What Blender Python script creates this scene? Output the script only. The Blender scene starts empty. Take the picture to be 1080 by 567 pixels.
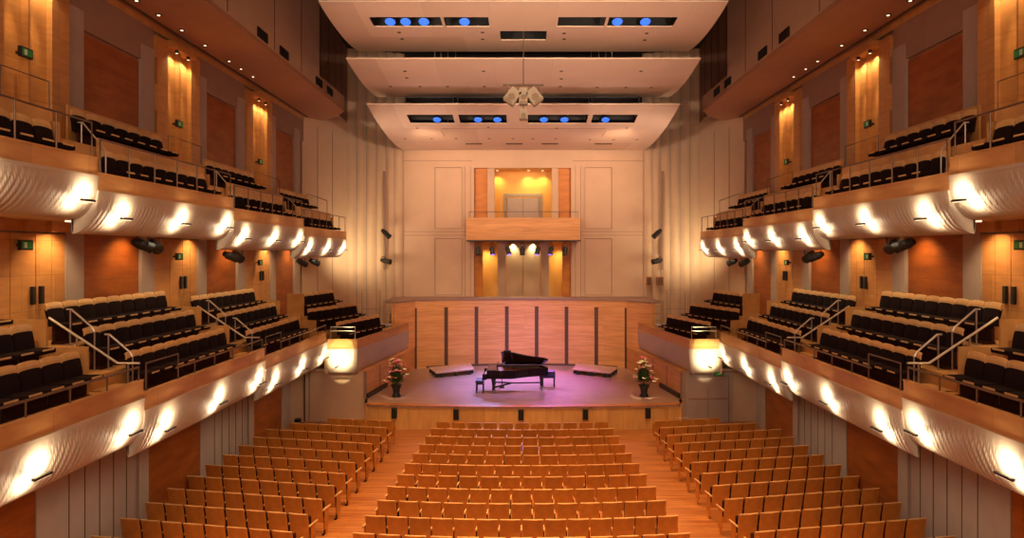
import bpy, bmesh, math, random
from mathutils import Vector, Matrix
random.seed(7)
R = math.radians
SC = bpy.context.scene
COL = SC.collection
ZC = 6.9            # eye height above the stalls floor
PI = math.pi

# ------------------------------------------------------------------ materials
def newmat(name):
    m = bpy.data.materials.new(name); m.use_nodes = True
    nt = m.node_tree; b = nt.nodes['Principled BSDF']
    return m, nt, b
def plain(name, col, rough=0.6, metal=0.0, noise=0.0, nscale=6.0, bump=0.0, spec=None):
    m, nt, b = newmat(name)
    b.inputs['Base Color'].default_value = (*col, 1)
    b.inputs['Roughness'].default_value = rough
    b.inputs['Metallic'].default_value = metal
    if spec is not None: b.inputs['Specular IOR Level'].default_value = spec
    if noise or bump:
        tc = nt.nodes.new('ShaderNodeTexCoord'); n = nt.nodes.new('ShaderNodeTexNoise')
        n.inputs['Scale'].default_value = nscale; n.inputs['Detail'].default_value = 4
        nt.links.new(tc.outputs['Object'], n.inputs['Vector'])
        if noise:
            r = nt.nodes.new('ShaderNodeValToRGB')
            r.color_ramp.elements[0].position = .3; r.color_ramp.elements[1].position = .7
            r.color_ramp.elements[0].color = (*[c*(1-noise) for c in col], 1)
            r.color_ramp.elements[1].color = (*[min(1, c*(1+noise)) for c in col], 1)
            nt.links.new(n.outputs['Fac'], r.inputs['Fac']); nt.links.new(r.outputs['Color'], b.inputs['Base Color'])
        if bump:
            bp = nt.nodes.new('ShaderNodeBump'); bp.inputs['Strength'].default_value = bump
            nt.links.new(n.outputs['Fac'], bp.inputs['Height']); nt.links.new(bp.outputs['Normal'], b.inputs['Normal'])
    return m
def wood(name, c1, c2, scale=(1, 1, 12), rough=0.38, joint=None, rnd=0.0, jcol=0.55, spec=0.4):
    """grain = noise stretched by `scale`; joint=(u,v,width,height): thin dark joints between boards in the plane of axes u,v"""
    m, nt, b = newmat(name)
    b.inputs['Roughness'].default_value = rough; b.inputs['Specular IOR Level'].default_value = spec
    tc = nt.nodes.new('ShaderNodeTexCoord'); mp = nt.nodes.new('ShaderNodeMapping')
    mp.inputs['Scale'].default_value = scale
    n = nt.nodes.new('ShaderNodeTexNoise'); n.inputs['Scale'].default_value = 1.0; n.inputs['Detail'].default_value = 5
    nt.links.new(tc.outputs['Object'], mp.inputs['Vector']); nt.links.new(mp.outputs['Vector'], n.inputs['Vector'])
    r = nt.nodes.new('ShaderNodeValToRGB')
    r.color_ramp.elements[0].position = .32; r.color_ramp.elements[1].position = .68
    r.color_ramp.elements[0].color = (*c1, 1); r.color_ramp.elements[1].color = (*c2, 1)
    nt.links.new(n.outputs['Fac'], r.inputs['Fac'])
    out = r.outputs['Color']
    if joint:
        u, v, w, h = joint
        sp = nt.nodes.new('ShaderNodeSeparateXYZ'); cb = nt.nodes.new('ShaderNodeCombineXYZ')
        nt.links.new(tc.outputs['Object'], sp.inputs[0])
        nt.links.new(sp.outputs[u], cb.inputs[0]); nt.links.new(sp.outputs[v], cb.inputs[1])
        bt = nt.nodes.new('ShaderNodeTexBrick'); bt.inputs['Scale'].default_value = 1.0
        bt.inputs['Brick Width'].default_value = w; bt.inputs['Row Height'].default_value = h
        bt.inputs['Mortar Size'].default_value = .006; bt.inputs['Mortar Smooth'].default_value = .3
        bt.inputs['Color1'].default_value = (1, 1, 1, 1); bt.inputs['Color2'].default_value = (.86, .84, .82, 1)
        bt.inputs['Mortar'].default_value = (jcol,)*3 + (1,)
        nt.links.new(cb.outputs[0], bt.inputs['Vector'])
        mx = nt.nodes.new('ShaderNodeMix'); mx.data_type = 'RGBA'; mx.blend_type = 'MULTIPLY'
        mx.inputs[0].default_value = 1
        nt.links.new(out, mx.inputs[6]); nt.links.new(bt.outputs['Color'], mx.inputs[7]); out = mx.outputs[2]
    if rnd:
        oi = nt.nodes.new('ShaderNodeObjectInfo'); mr = nt.nodes.new('ShaderNodeMapRange')
        mr.inputs[3].default_value = 1-rnd; mr.inputs[4].default_value = 1+rnd
        nt.links.new(oi.outputs['Random'], mr.inputs[0])
        hs = nt.nodes.new('ShaderNodeHueSaturation')
        nt.links.new(mr.outputs[0], hs.inputs['Value']); nt.links.new(out, hs.inputs['Color']); out = hs.outputs['Color']
    nt.links.new(out, b.inputs['Base Color'])
    return m
def glow(name, col, strength):
    m, nt, b = newmat(name)
    b.inputs['Base Color'].default_value = (*col, 1)
    b.inputs['Emission Color'].default_value = (*col, 1)
    b.inputs['Emission Strength'].default_value = strength
    # faint unevenness of the lamp glass
    tc = nt.nodes.new('ShaderNodeTexCoord'); n = nt.nodes.new('ShaderNodeTexNoise'); n.inputs['Scale'].default_value = 9
    nt.links.new(tc.outputs['Object'], n.inputs['Vector']); nt.links.new(n.outputs['Fac'], b.inputs['Roughness'])
    return m

M = {}
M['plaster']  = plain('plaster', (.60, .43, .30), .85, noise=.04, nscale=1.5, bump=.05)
M['plasterd'] = plain('grey_plaster', (.40, .32, .29), .85, noise=.05, nscale=2, bump=.05)
M['taupe']    = plain('taupe_paint', (.30, .19, .15), .85, noise=.05, nscale=2)
M['shadedwall']= plain('shaded_wall', (.30, .17, .11), .85, noise=.06, nscale=1.5)  # brown darkened for the weak light high beside the towers
M['fascia']   = plain('fascia_gypsum', (.50, .42, .36), .5, noise=.03, nscale=2)
M['seam']     = plain('seam', (.10, .06, .04), .8, noise=.1)
M['gallery']  = plain('gallery_paint', (.46, .25, .15), .85, noise=.04, nscale=2)
M['canopy']   = wood('canopy_board', (.80, .62, .49), (.84, .66, .53), (.5, .5, .5), .55, joint=(0, 1, 2.24, 2.9), jcol=.80)
M['brownpost']= plain('brown_post', (.10, .05, .03), .6, noise=.1)
M['black']    = plain('black_paint', (.012, .012, .013), .45, noise=.2)
M['void']     = plain('void_black', (.010, .008, .007), .9, noise=.2)
M['piano']    = plain('piano_lacquer', (.008, .007, .009), .12, noise=.1)
M['rust']     = wood('rust_veneer', (.26, .065, .010), (.40, .11, .018), (1.2, 1.2, 5), .45, joint=(1, 2, 1.3, .62))
M['rustx']    = wood('rust_veneer_front', (.50, .17, .03), (.62, .23, .04), (1.2, 1.2, 5), .45)
M['oak']      = wood('oak_panel', (.52, .24, .075), (.62, .30, .10), (2, 2, 9), .4, joint=(1, 2, 1.05, .8))
M['oakp']     = wood('oak_parapet', (.54, .27, .10), (.62, .33, .13), (2, 2, 9), .4, joint=(1, 2, 1.6, 3))
M['oakx']     = wood('oak_plain', (.50, .26, .09), (.60, .33, .12), (3, 3, 3), .4)
M['stagewall']= wood('stage_wall_wood', (.66, .31, .11), (.82, .44, .18), (.9, .9, 16), .42, joint=(0, 2, 4.2, .26), jcol=.72)
M['stagefloor']=wood('stage_floor_wood', (.40, .25, .20), (.50, .33, .27), (1.2, 9, 1), .3, joint=(0, 1, 2.2, .12), jcol=.6)
M['stagefront']=wood('stage_front_wood', (.62, .34, .11), (.72, .42, .15), (6, 6, 1.2), .4, joint=(0, 2, .6, 3))
M['floor']    = wood('stalls_floor_wood', (.30, .085, .022), (.60, .24, .07), (.5, 8, 1), .35, joint=(0, 1, 1.8, .16), jcol=.6)
M['seatwood'] = wood('stalls_seat_veneer', (.54, .20, .030), (.68, .27, .046), (5, 1, 5), .4, rnd=.10)
M['seatedge'] = wood('seat_edge_wood', (.66, .40, .17), (.74, .47, .21), (3, 3, 3), .4)
M['cap']      = wood('headrest_wood', (.62, .37, .15), (.72, .45, .20), (5, 1, 5), .4, rnd=.06)
M['fabric']   = plain('dark_fabric', (.016, .008, .009), .95, noise=.3, nscale=40, spec=.08)
M['cushion']  = plain('brown_fabric', (.05, .018, .014), .95, noise=.3, nscale=40, spec=.1)
M['steel']    = plain('grey_steel', (.30, .27, .25), .35, .6, noise=.1)
M['rail']     = plain('rail_steel', (.16, .10, .07), .4, .5, noise=.1)
M['railbright']= plain('rail_polished', (.62, .55, .48), .3, .5, noise=.05)
M['backwall'] = plain('back_wall_plaster', (.62, .44, .32), .85, noise=.04, nscale=1.2, bump=.05)
M['gold']     = wood('gold_timber', (.80, .42, .10), (.88, .50, .13), (2, 2, 1), .5)
M['greydoor'] = plain('grey_door', (.36, .31, .25), .6, noise=.05)
M['plasterlow']= plain('mauve_plaster', (.40, .32, .30), .85, noise=.05, nscale=2, bump=.05)
M['green']    = glow('exit_green', (.015, .28, .05), .05)
M['white']    = plain('sign_white', (.7, .8, .7), .6, noise=.05)
M['bluelamp'] = glow('blue_lens', (.05, .18, .85), .8)
M['lamp']     = glow('warm_lens', (1, .78, .5), 1.6)
M['violetlamp']= glow('violet_lens', (.30, .16, 1.0), 1.0)
M['leaf']     = plain('leaf_green', (.05, .12, .03), .6, noise=.4, nscale=8)
M['petal_pink']= plain('petal_pink', (.50, .10, .12), .6, noise=.3, nscale=8)
M['petal_white']= plain('petal_cream', (.72, .62, .42), .6, noise=.2, nscale=8)
M['petal_yellow']= plain('petal_yellow_green', (.42, .45, .06), .6, noise=.2, nscale=8)
M['strings']  = wood('piano_iron_gilt', (.50, .16, .05), (.62, .24, .07), (4, 14, 2), .35)
M['ivory']    = plain('ivory', (.75, .72, .68), .3, noise=.05)
M['benchseat']= plain('bench_leather', (.03, .025, .07), .4, noise=.2)
M['speakergrey']= plain('speaker_cream', (.34, .27, .19), .6, noise=.05)
M['cone']     = plain('speaker_mesh', (.22, .15, .09), .7, noise=.2, nscale=30)
M['risertop'] = plain('riser_board', (.62, .40, .32), .5, noise=.1, nscale=5)

# ------------------------------------------------------------------ mesh builder
class MB:
    def __init__(s): s.v = []; s.f = []
    def add(s, vs, fs):
        b = len(s.v); s.v += [tuple(v) for v in vs]; s.f += [tuple(b+i for i in f) for f in fs]
        return s
    def box(s, x0, x1, y0, y1, z0, z1, mat=None):
        if x0 > x1: x0, x1 = x1, x0
        if y0 > y1: y0, y1 = y1, y0
        vs = [(x0,y0,z0),(x1,y0,z0),(x1,y1,z0),(x0,y1,z0),(x0,y0,z1),(x1,y0,z1),(x1,y1,z1),(x0,y1,z1)]
        if mat: vs = [mat @ Vector(v) for v in vs]
        return s.add(vs, [(0,3,2,1),(4,5,6,7),(0,1,5,4),(1,2,6,5),(2,3,7,6),(3,0,4,7)])
    def prism(s, pts, z0, z1, mat=None):
        n = len(pts)
        vs = [(p[0],p[1],z0) for p in pts] + [(p[0],p[1],z1) for p in pts]
        if mat: vs = [mat @ Vector(v) for v in vs]
        return s.add(vs, [tuple(range(n))[::-1], tuple(range(n, 2*n))] + [(i,(i+1)%n,(i+1)%n+n,i+n) for i in range(n)])
    def bar(s, a, b, w, h, up=(0,0,1)):
        a, b = Vector(a), Vector(b); d = (b-a); L = d.length; d.normalize()
        u = Vector(up); x = d.cross(u)
        if x.length < 1e-4: x = d.cross(Vector((1,0,0)))
        x.normalize(); z = x.cross(d)
        m = Matrix(((x.x,d.x,z.x,a.x),(x.y,d.y,z.y,a.y),(x.z,d.z,z.z,a.z),(0,0,0,1)))
        return s.box(-w/2, w/2, 0, L, -h/2, h/2, m)
    def tube(s, pts, r, n=6):
        pts = [Vector(p) for p in pts]
        rings = []; prev = None
        for i, p in enumerate(pts):
            d = (pts[min(i+1,len(pts)-1)] - pts[max(i-1,0)]).normalized()
            ref = Vector((0,0,1)) if abs(d.z) < .9 else Vector((1,0,0))
            x = d.cross(ref).normalized(); y = x.cross(d)
            rings.append([p + (x*math.cos(2*PI*k/n) + y*math.sin(2*PI*k/n))*r for k in range(n)])
        vs = [v for ring in rings for v in ring]; fs = []
        for i in range(len(pts)-1):
            for k in range(n):
                fs.append((i*n+k, i*n+(k+1)%n, (i+1)*n+(k+1)%n, (i+1)*n+k))
        fs.append(tuple(range(n))[::-1]); fs.append(tuple((len(pts)-1)*n+k for k in range(n)))
        return s.add(vs, fs)
    def lathe(s, prof, n=16, mat=None):
        vs = []; fs = []
        for r, z in prof:
            for k in range(n):
                a = 2*PI*k/n; vs.append(Vector((r*math.cos(a), r*math.sin(a), z)))
        for i in range(len(prof)-1):
            for k in range(n): fs.append((i*n+k, i*n+(k+1)%n, (i+1)*n+(k+1)%n, (i+1)*n+k))
        fs.append(tuple(range(n))[::-1]); fs.append(tuple((len(prof)-1)*n+k for k in range(n)))
        if mat: vs = [mat @ v for v in vs]
        return s.add(vs, fs)
    def build(s, name, mat, parent=None, bevel=0.0, smooth=False, recalc=True):
        me = bpy.data.meshes.new(name)
        me.from_pydata([tuple(v) for v in s.v], [], s.f)
        bm = bmesh.new(); bm.from_mesh(me)
        if recalc: bmesh.ops.recalc_face_normals(bm, faces=bm.faces[:])
        if bevel:
            bmesh.ops.bevel(bm, geom=[e for e in bm.edges if len(e.link_faces) == 2 and e.calc_face_angle(0) > .6], offset=bevel, segments=2, affect='EDGES', profile=.6, clamp_overlap=True)
        bm.to_mesh(me); bm.free()
        if smooth:
            for p in me.polygons: p.use_smooth = True
        me.materials.append(mat)
        o = bpy.data.objects.new(name, me); COL.objects.link(o)
        if parent: o.parent = parent
        return o
def tag(o, label=None, cat=None, group=None, kind=None):
    if label: o['label'] = label
    if cat: o['category'] = cat
    if group: o['group'] = group
    if kind: o['kind'] = kind
    return o
def empty(name, loc=(0,0,0), rz=0.0, **k):
    o = bpy.data.objects.new(name, None); COL.objects.link(o); o.empty_display_size = .1
    o.location = loc; o.rotation_euler = (0,0,rz)
    return tag(o, **k)
KIDS = {}
def copy_tree(o, parent=None):
    c = o.copy(); COL.objects.link(c)
    if parent: c.parent = parent
    if o.name not in KIDS: KIDS[o.name] = list(o.children)
    for ch in KIDS[o.name]: copy_tree(ch, c)
    return c
def struct(o, label=None, cat=None): return tag(o, label, cat, kind='structure')
ORD = ['zeroth','first','second','third','fourth','fifth','sixth','seventh','eighth','ninth','tenth','eleventh','twelfth','thirteenth','fourteenth']
SIDE = {-1: 'left', 1: 'right'}

# ------------------------------------------------------------------ lights
def spot(loc, target, watts, col=(1,.75,.45), ang=90, blend=.8, rad=.05, name='lamp_light', sc=None):
    l = bpy.data.lights.new(name, 'SPOT'); l.energy = watts; l.color = col
    l.spot_size = R(ang); l.spot_blend = blend; l.shadow_soft_size = rad
    o = bpy.data.objects.new(name, l); COL.objects.link(o); o.location = loc
    o.rotation_euler = (Vector(target)-Vector(loc)).to_track_quat('-Z', 'Y').to_euler()
    return o
def area(loc, target, sx, sy, watts, col, name='house_light'):
    l = bpy.data.lights.new(name, 'AREA'); l.shape = 'RECTANGLE'; l.size = sx; l.size_y = sy
    l.energy = watts; l.color = col
    o = bpy.data.objects.new(name, l); COL.objects.link(o); o.location = loc
    o.rotation_euler = (Vector(target)-Vector(loc)).to_track_quat('-Z', 'Y').to_euler()
    return o

# ------------------------------------------------------------------ setting: floors, walls
P = 6.5; B1 = 13.85                       # bay length; Y of the joint between the first and second balcony section
XW = 11.17; XL = 9.45; XU = 8.9; XB = 7.93 # side wall, stalls wall, upper and lower balcony fronts
YB = 37.0; ZS = .95
struct(MB().box(-12.5, 12.5, -3, 38, -.2, 0).build('floor', M['floor']), 'striped orange timber floor of the stalls and aisles', 'floor')
struct(MB().box(-12.5, 12.5, -3, 38, 18, 18.2).build('ceiling', M['void']), 'black void of the ceiling above the canopies', 'ceiling')

# stage: platform with a curved front
arc = []
for i in range(25):
    x = -6.22 + 12.44*i/24
    arc.append((x, 25.72 + .45*(x/6.2)**2))
plat = arc + [(6.6, 27.4), (6.6, 29), (5.75, 36.0), (-5.75, 36.0), (-6.6, 29), (-6.6, 27.4)]
st = struct(MB().prism(plat, ZS-.07, ZS).build('stage_floor', M['stagefloor']), 'timber stage platform with curved front, washed in violet light', 'stage')
fr = [(x, y+.05) for x, y in arc]
f = MB(); f.prism(fr + [(x, y+.12) for x, y in reversed(fr)], 0, ZS-.07); f.build('front_panel', M['stagefront'], st)
f = MB(); f.prism([(x, y-.02) for x, y in arc] + [(x, y+.3) for x, y in reversed(arc)], ZS, ZS+.012); f.build('nosing', M['rustx'], st)
# rostrum edge beneath panel
for i, px in enumerate([414.5, 481, 549.5, 617.5, 684.5]):
    y = 25.77; x = (px-552)*y/700; y = 25.72+.45*(x/6.2)**2
    b = MB().box(x-.105, x+.105, y-.07, y+.06, .44, .84)
    o = b.build('monitor_speaker', M['black'], bevel=.01)
    tag(o, ['small black box on the stage front near its left corner','small black box on stage front, second from left','small black box on the stage front directly below the piano',
            'small black box on stage front, second from right','small black box on the stage front near its right corner'][i], 'speaker', 'small black boxes along the stage front')
    MB().box(x-.08, x+.08, y-.078, y-.069, .48, .80).build('grille', M['void'], o)

# stage rear wall: tall horizontal-grain panels between dark posts
wl = struct(empty('wall_stage'), 'curved timber wall round the back of the stage', 'wall')
gp = [437.5, 470.5, 502.5, 534.5, 566, 597.5, 629, 661]
def swy(x): return 35.35 - 1.1*(x/5.6)**2
gx = [(p-552)*swy((p-552)/20.)/700 for p in gp]
ZT = 4.42
for a, b in zip(gx[:-1], gx[1:]):
    m = MB(); m.prism([(a+.10, swy(a)), (b-.10, swy(b)), (b-.10, swy(b)+.12), (a+.10, swy(a)+.12)], ZS, ZT-.34)
    m.build('timber_panel', M['stagewall'], wl)
for x in gx:
    MB().box(x-.11, x+.11, swy(x)+.04, swy(x)+.16, ZS, ZT-.34).build('post', M['brownpost'], wl)
xs = [gx[0] + (gx[-1]-gx[0])*i/20 for i in range(21)]
m = MB(); m.prism([(x, swy(x)-.02) for x in xs] + [(x, swy(x)+.16) for x in reversed(xs)], ZT-.34, ZT); m.build('top_band', M['stagewall'], wl)
xs2 = [-6.3 + 12.6*i/20 for i in range(21)]
m = MB(); m.prism([(x, swy(x)-.05) for x in xs] + [(x, 37.0) for x in reversed(xs)], ZT, ZT+.07); m.build('top_ledge', M['taupe'], wl)
m = MB(); m.prism([(x, swy(x)-.03) for x in xs] + [(x, swy(x)+.02) for x in reversed(xs)], ZS, ZS+.10); m.build('skirting', M['seam'], wl)
for s in (-1, 1):
    xe = abs(gx[0] if s < 0 else gx[-1]); ye = swy(xe)
    w = struct(empty('wall_stage_' + SIDE[s]), f'timber side wall of the stage on the {SIDE[s]} below the balcony', 'wall')
    pts = [(xe, ye), (5.98, 30.7), (6.22, 28.8), (6.45, 27.2)]
    for (xa, ya), (xb, yb) in zip(pts[:-1], pts[1:]):
        d = Vector((xb-xa, yb-ya)).normalized()*.04
        zt = 2.04
        m = MB(); m.prism([(s*(xa+d.x), ya+d.y), (s*(xb-d.x), yb-d.y), (s*(xb+.12), yb-d.y), (s*(xa+.12), ya+d.y)], ZS, zt)
        m.build('timber_panel', M['stagewall'], w)
        MB().box(s*(xb-.01), s*(xb+.1), yb-.05, yb+.05, ZS, zt).build('post', M['taupe'], w)
    MB().prism([(s*xe, ye), (s*5.98, 30.7), (s*6.22, 28.8), (s*6.42, 27.25), (s*7.1, 27.25), (s*6.7, 32), (s*6.5, ye+.2)], 2.04, 2.07).build('ledge', M['stagewall'], w)
    MB().prism([(s*xe, ye), (s*6.42, 32.85), (s*6.54, 32.9), (s*(xe+.1), ye+.15)], 2.04, ZT).build('upper_panel', M['stagewall'], w)
    m = MB(); m.prism([(s*(xe-.03), ye), (s*6.40, 32.82), (s*6.9, 33.0), (s*(xe+1.6), 37), (s*xe, 37)], ZT, ZT+.07); m.build('top_ledge', M['taupe'], w)
    bb = struct(MB().bar((s*6.08, 29.6, ZS+.10), (s*6.40, 27.25, ZS+.10), .06, .20).build('baseboard_' + SIDE[s], M['black']))

# back wall with recessed gallery niche
w = struct(empty('wall_back'), 'tan plaster rear wall above the stage with panel mouldings', 'wall')
NX0, NX1, NZ = -2.75, 2.66, 11.66
XBK = 6.75
m = MB(); m.box(-XBK, NX0, YB, YB+.3, 0, 18); m.box(NX1, XBK, YB, YB+.3, 0, 18); m.box(NX0, NX1, YB, YB+.3, NZ, 18)
m.build('plaster_face', M['backwall'], w)
m = MB()
m.box(NX0-.05, NX0+.01, YB+.3, YB+1.6, 4, NZ); m.box(NX1-.01, NX1+.05, YB+.3, YB+1.6, 4, NZ)
m.build('niche_reveal', M['gold'], w)
MB().box(NX0, NX1, YB+.3, YB+1.6, NZ-.01, NZ+.1).build('niche_soffit', M['gold'], w)
MB().box(NX0, NX1, YB+1.5, YB+1.6, 4, NZ).build('niche_back', M['gold'], w)
for (a, b, mt) in [(-2.74, -2.0, 'rustx'), (-2.0, -1.62, 'plaster'), (1.6, 1.95, 'plaster'), (1.95, 2.65, 'rustx')]:
    MB().box(a, b, YB+.25 if mt == 'rustx' else YB+.1, YB+.4, 8.4, NZ).build('rust_panel' if mt == 'rustx' else 'pilaster', M[mt], w)
for (a, b, mt) in [(-2.74, -2.3, 'rustx'), (-1.45, -1.0, 'plaster'), (1.0, 1.45, 'plaster'), (2.2, 2.65, 'rustx')]:
    MB().box(a, b, YB+.25 if mt == 'rustx' else YB+.5, YB+.6, 4.4, 7.6).build('rust_panel' if mt == 'rustx' else 'pilaster', M[mt], w)
def frame(mb, x0, x1, z0, z1, y, t=.07, d=.05):
    mb.box(x0, x1, y-d, y, z0, z0+t); mb.box(x0, x1, y-d, y, z1-t, z1)
    mb.box(x0, x0+t, y-d, y, z0+t, z1-t); mb.box(x1-t, x1, y-d, y, z0+t, z1-t)
for (x0, x1) in ((-5.0, -3.35), (3.35, 5.0)):
    for (z0, z1) in ((8.2, 11.75), (4.5, 7.8)):
        m = MB(); frame(m, x0, x1, z0, z1, YB); m.build('panel_moulding', M['backwall'], w)
        m = MB(); frame(m, x0+.07, x1-.07, z0+.07, z1-.07, YB, .02, .008); m.build('panel_groove', M['seam'], w)
m = MB()
for x in (-3.25, -2.95, 2.9, 3.2): m.box(x-.008, x+.008, YB-.006, YB, 4.4, 11.75)
for z in (7.9, 8.1, 12.05): m.box(-6.7, NX0-.1, YB-.006, YB, z, z+.015); m.box(NX1+.1, 6.7, YB-.006, YB, z, z+.015)
m.build('wall_groove', M['seam'], w)
MB().box(-6.6, 6.6, YB-.15, YB-.05, 13.3, 18).build('gap_dark_sheet', M['void'], w)  # black sheet added so the gaps between canopies stay dark
d = struct(empty('door_1', (0, 0, 0)), 'grey double door at the top of the central niche', 'door')
m = MB(); frame(m, -1.15, 1.1, 8.0, 10.35, YB+1.5, .16, .1); m.build('door_frame', M['greydoor'], d)
for (a, b) in ((-.93, -.03), (.01, .9)): MB().box(a, b, YB+1.42, YB+1.47, 8.0, 10.1).build('door_leaf', M['plasterd'], d)
d = struct(empty('door_2', (0, 0, 0)), 'pale double door in the niche below the gallery', 'door')
for (a, b) in ((-.98, -.03), (.01, .96)): MB().box(a, b, YB+1.0, YB+1.06, 4.4, 7.5).build('door_leaf', M['plaster'], d)

# rear gallery box over the stage
g = struct(empty('balcony', (0, 0, 0)), 'oak fronted gallery box projecting from the rear wall', 'balcony')
MB().box(-3.05, 3.05, YB-1.2, YB-1.12, 7.6, 8.82).build('parapet', M['stagewall'], g)
m = MB(); m.box(-3.05, -2.97, YB-1.12, YB, 7.6, 8.82); m.box(2.97, 3.05, YB-1.12, YB, 7.6, 8.82); m.build('side_panel', M['stagewall'], g)
MB().box(-2.97, 2.97, YB-1.12, YB+1.5, 7.6, 7.75).build('slab', M['taupe'], g)
m = MB(); m.box(-3.08, 3.08, YB-1.22, YB-1.16, 7.54, 7.62); m.build('bottom_trim', M['seam'], g)
gr = empty('guard_rail', (0, YB-1.1, 8.82), label='thin steel rail on top of the rear gallery box', cat='railing')
MB().tube([(-2.95, 0, .33), (2.95, 0, .33)], .018).build('top_rail', M['rail'], gr)
for i in range(7):
    MB().tube([(-2.93+i*5.86/6, 0, 0), (-2.93+i*5.86/6, 0, .33)], .014).build('post', M['rail'], gr)

# corner towers: pleated concave columns
for s in (-1, 1):
    w = struct(empty('wall_tower_' + SIDE[s]), f'pleated plaster tower in the {SIDE[s]} corner beside the stage', 'wall')
    base = [(9.55, 36.0), (9.1, 36.25), (8.6, 36.45), (8.1, 36.6), (7.6, 36.72), (7.15, 36.85), (6.7, 36.95)]
    for j, ((xa, ya), (xb, yb)) in enumerate(zip(base[:-1], base[1:])):
        pts = []
        for i in range(9):
            t = i/8; pts.append((s*(xa+(xb-xa)*t), ya+(yb-ya)*t - .11*math.sin(PI*t)))
        pts += [(s*xb, yb+.5), (s*xa, ya+.5)]
        m = MB(); m.prism(pts, 3.0, 18)
        m.build('pleat', M['plaster'], w, smooth=False)
        MB().box(s*xb-.02, s*xb+.02, yb-.03, yb+.1, 3.0, 18).build('crease_shade', M['plasterd'], w)  # darker strip standing in for the shade in each pleat crease
    # flat splay between the side wall and the tower
    MB().prism([(s*XW, 33.5), (s*9.55, 36.0), (s*9.75, 36.15), (s*(XW+.3), 33.7)], 3, 18).build('splay_panel', M['plaster'], w)
    m = MB()
    for t in (.33, .66):
        x = XW+(9.55-XW)*t; y = 33.5+2.5*t
        m.box(s*x-.01, s*x+.01, y-.03, y, 3, 13.4)
    m.build('splay_seam', M['taupe'], w)
    MB().prism([(s*9.0, 28.2), (s*9.55, 36.0), (s*9.8, 36.0), (s*9.3, 28.2)], 13.96, 18).build('upper_panel', M['shadedwall'], w)
    m = MB()
    for t in (.2, .4, .6, .8): m.box(s*(9.0+.55*t)-.02*s, s*(9.0+.55*t)+.02, 28.2+7.8*t-.03, 28.2+7.8*t+.03, 13.97, 18)
    m.build('upper_groove', M['seam'], w)

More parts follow.
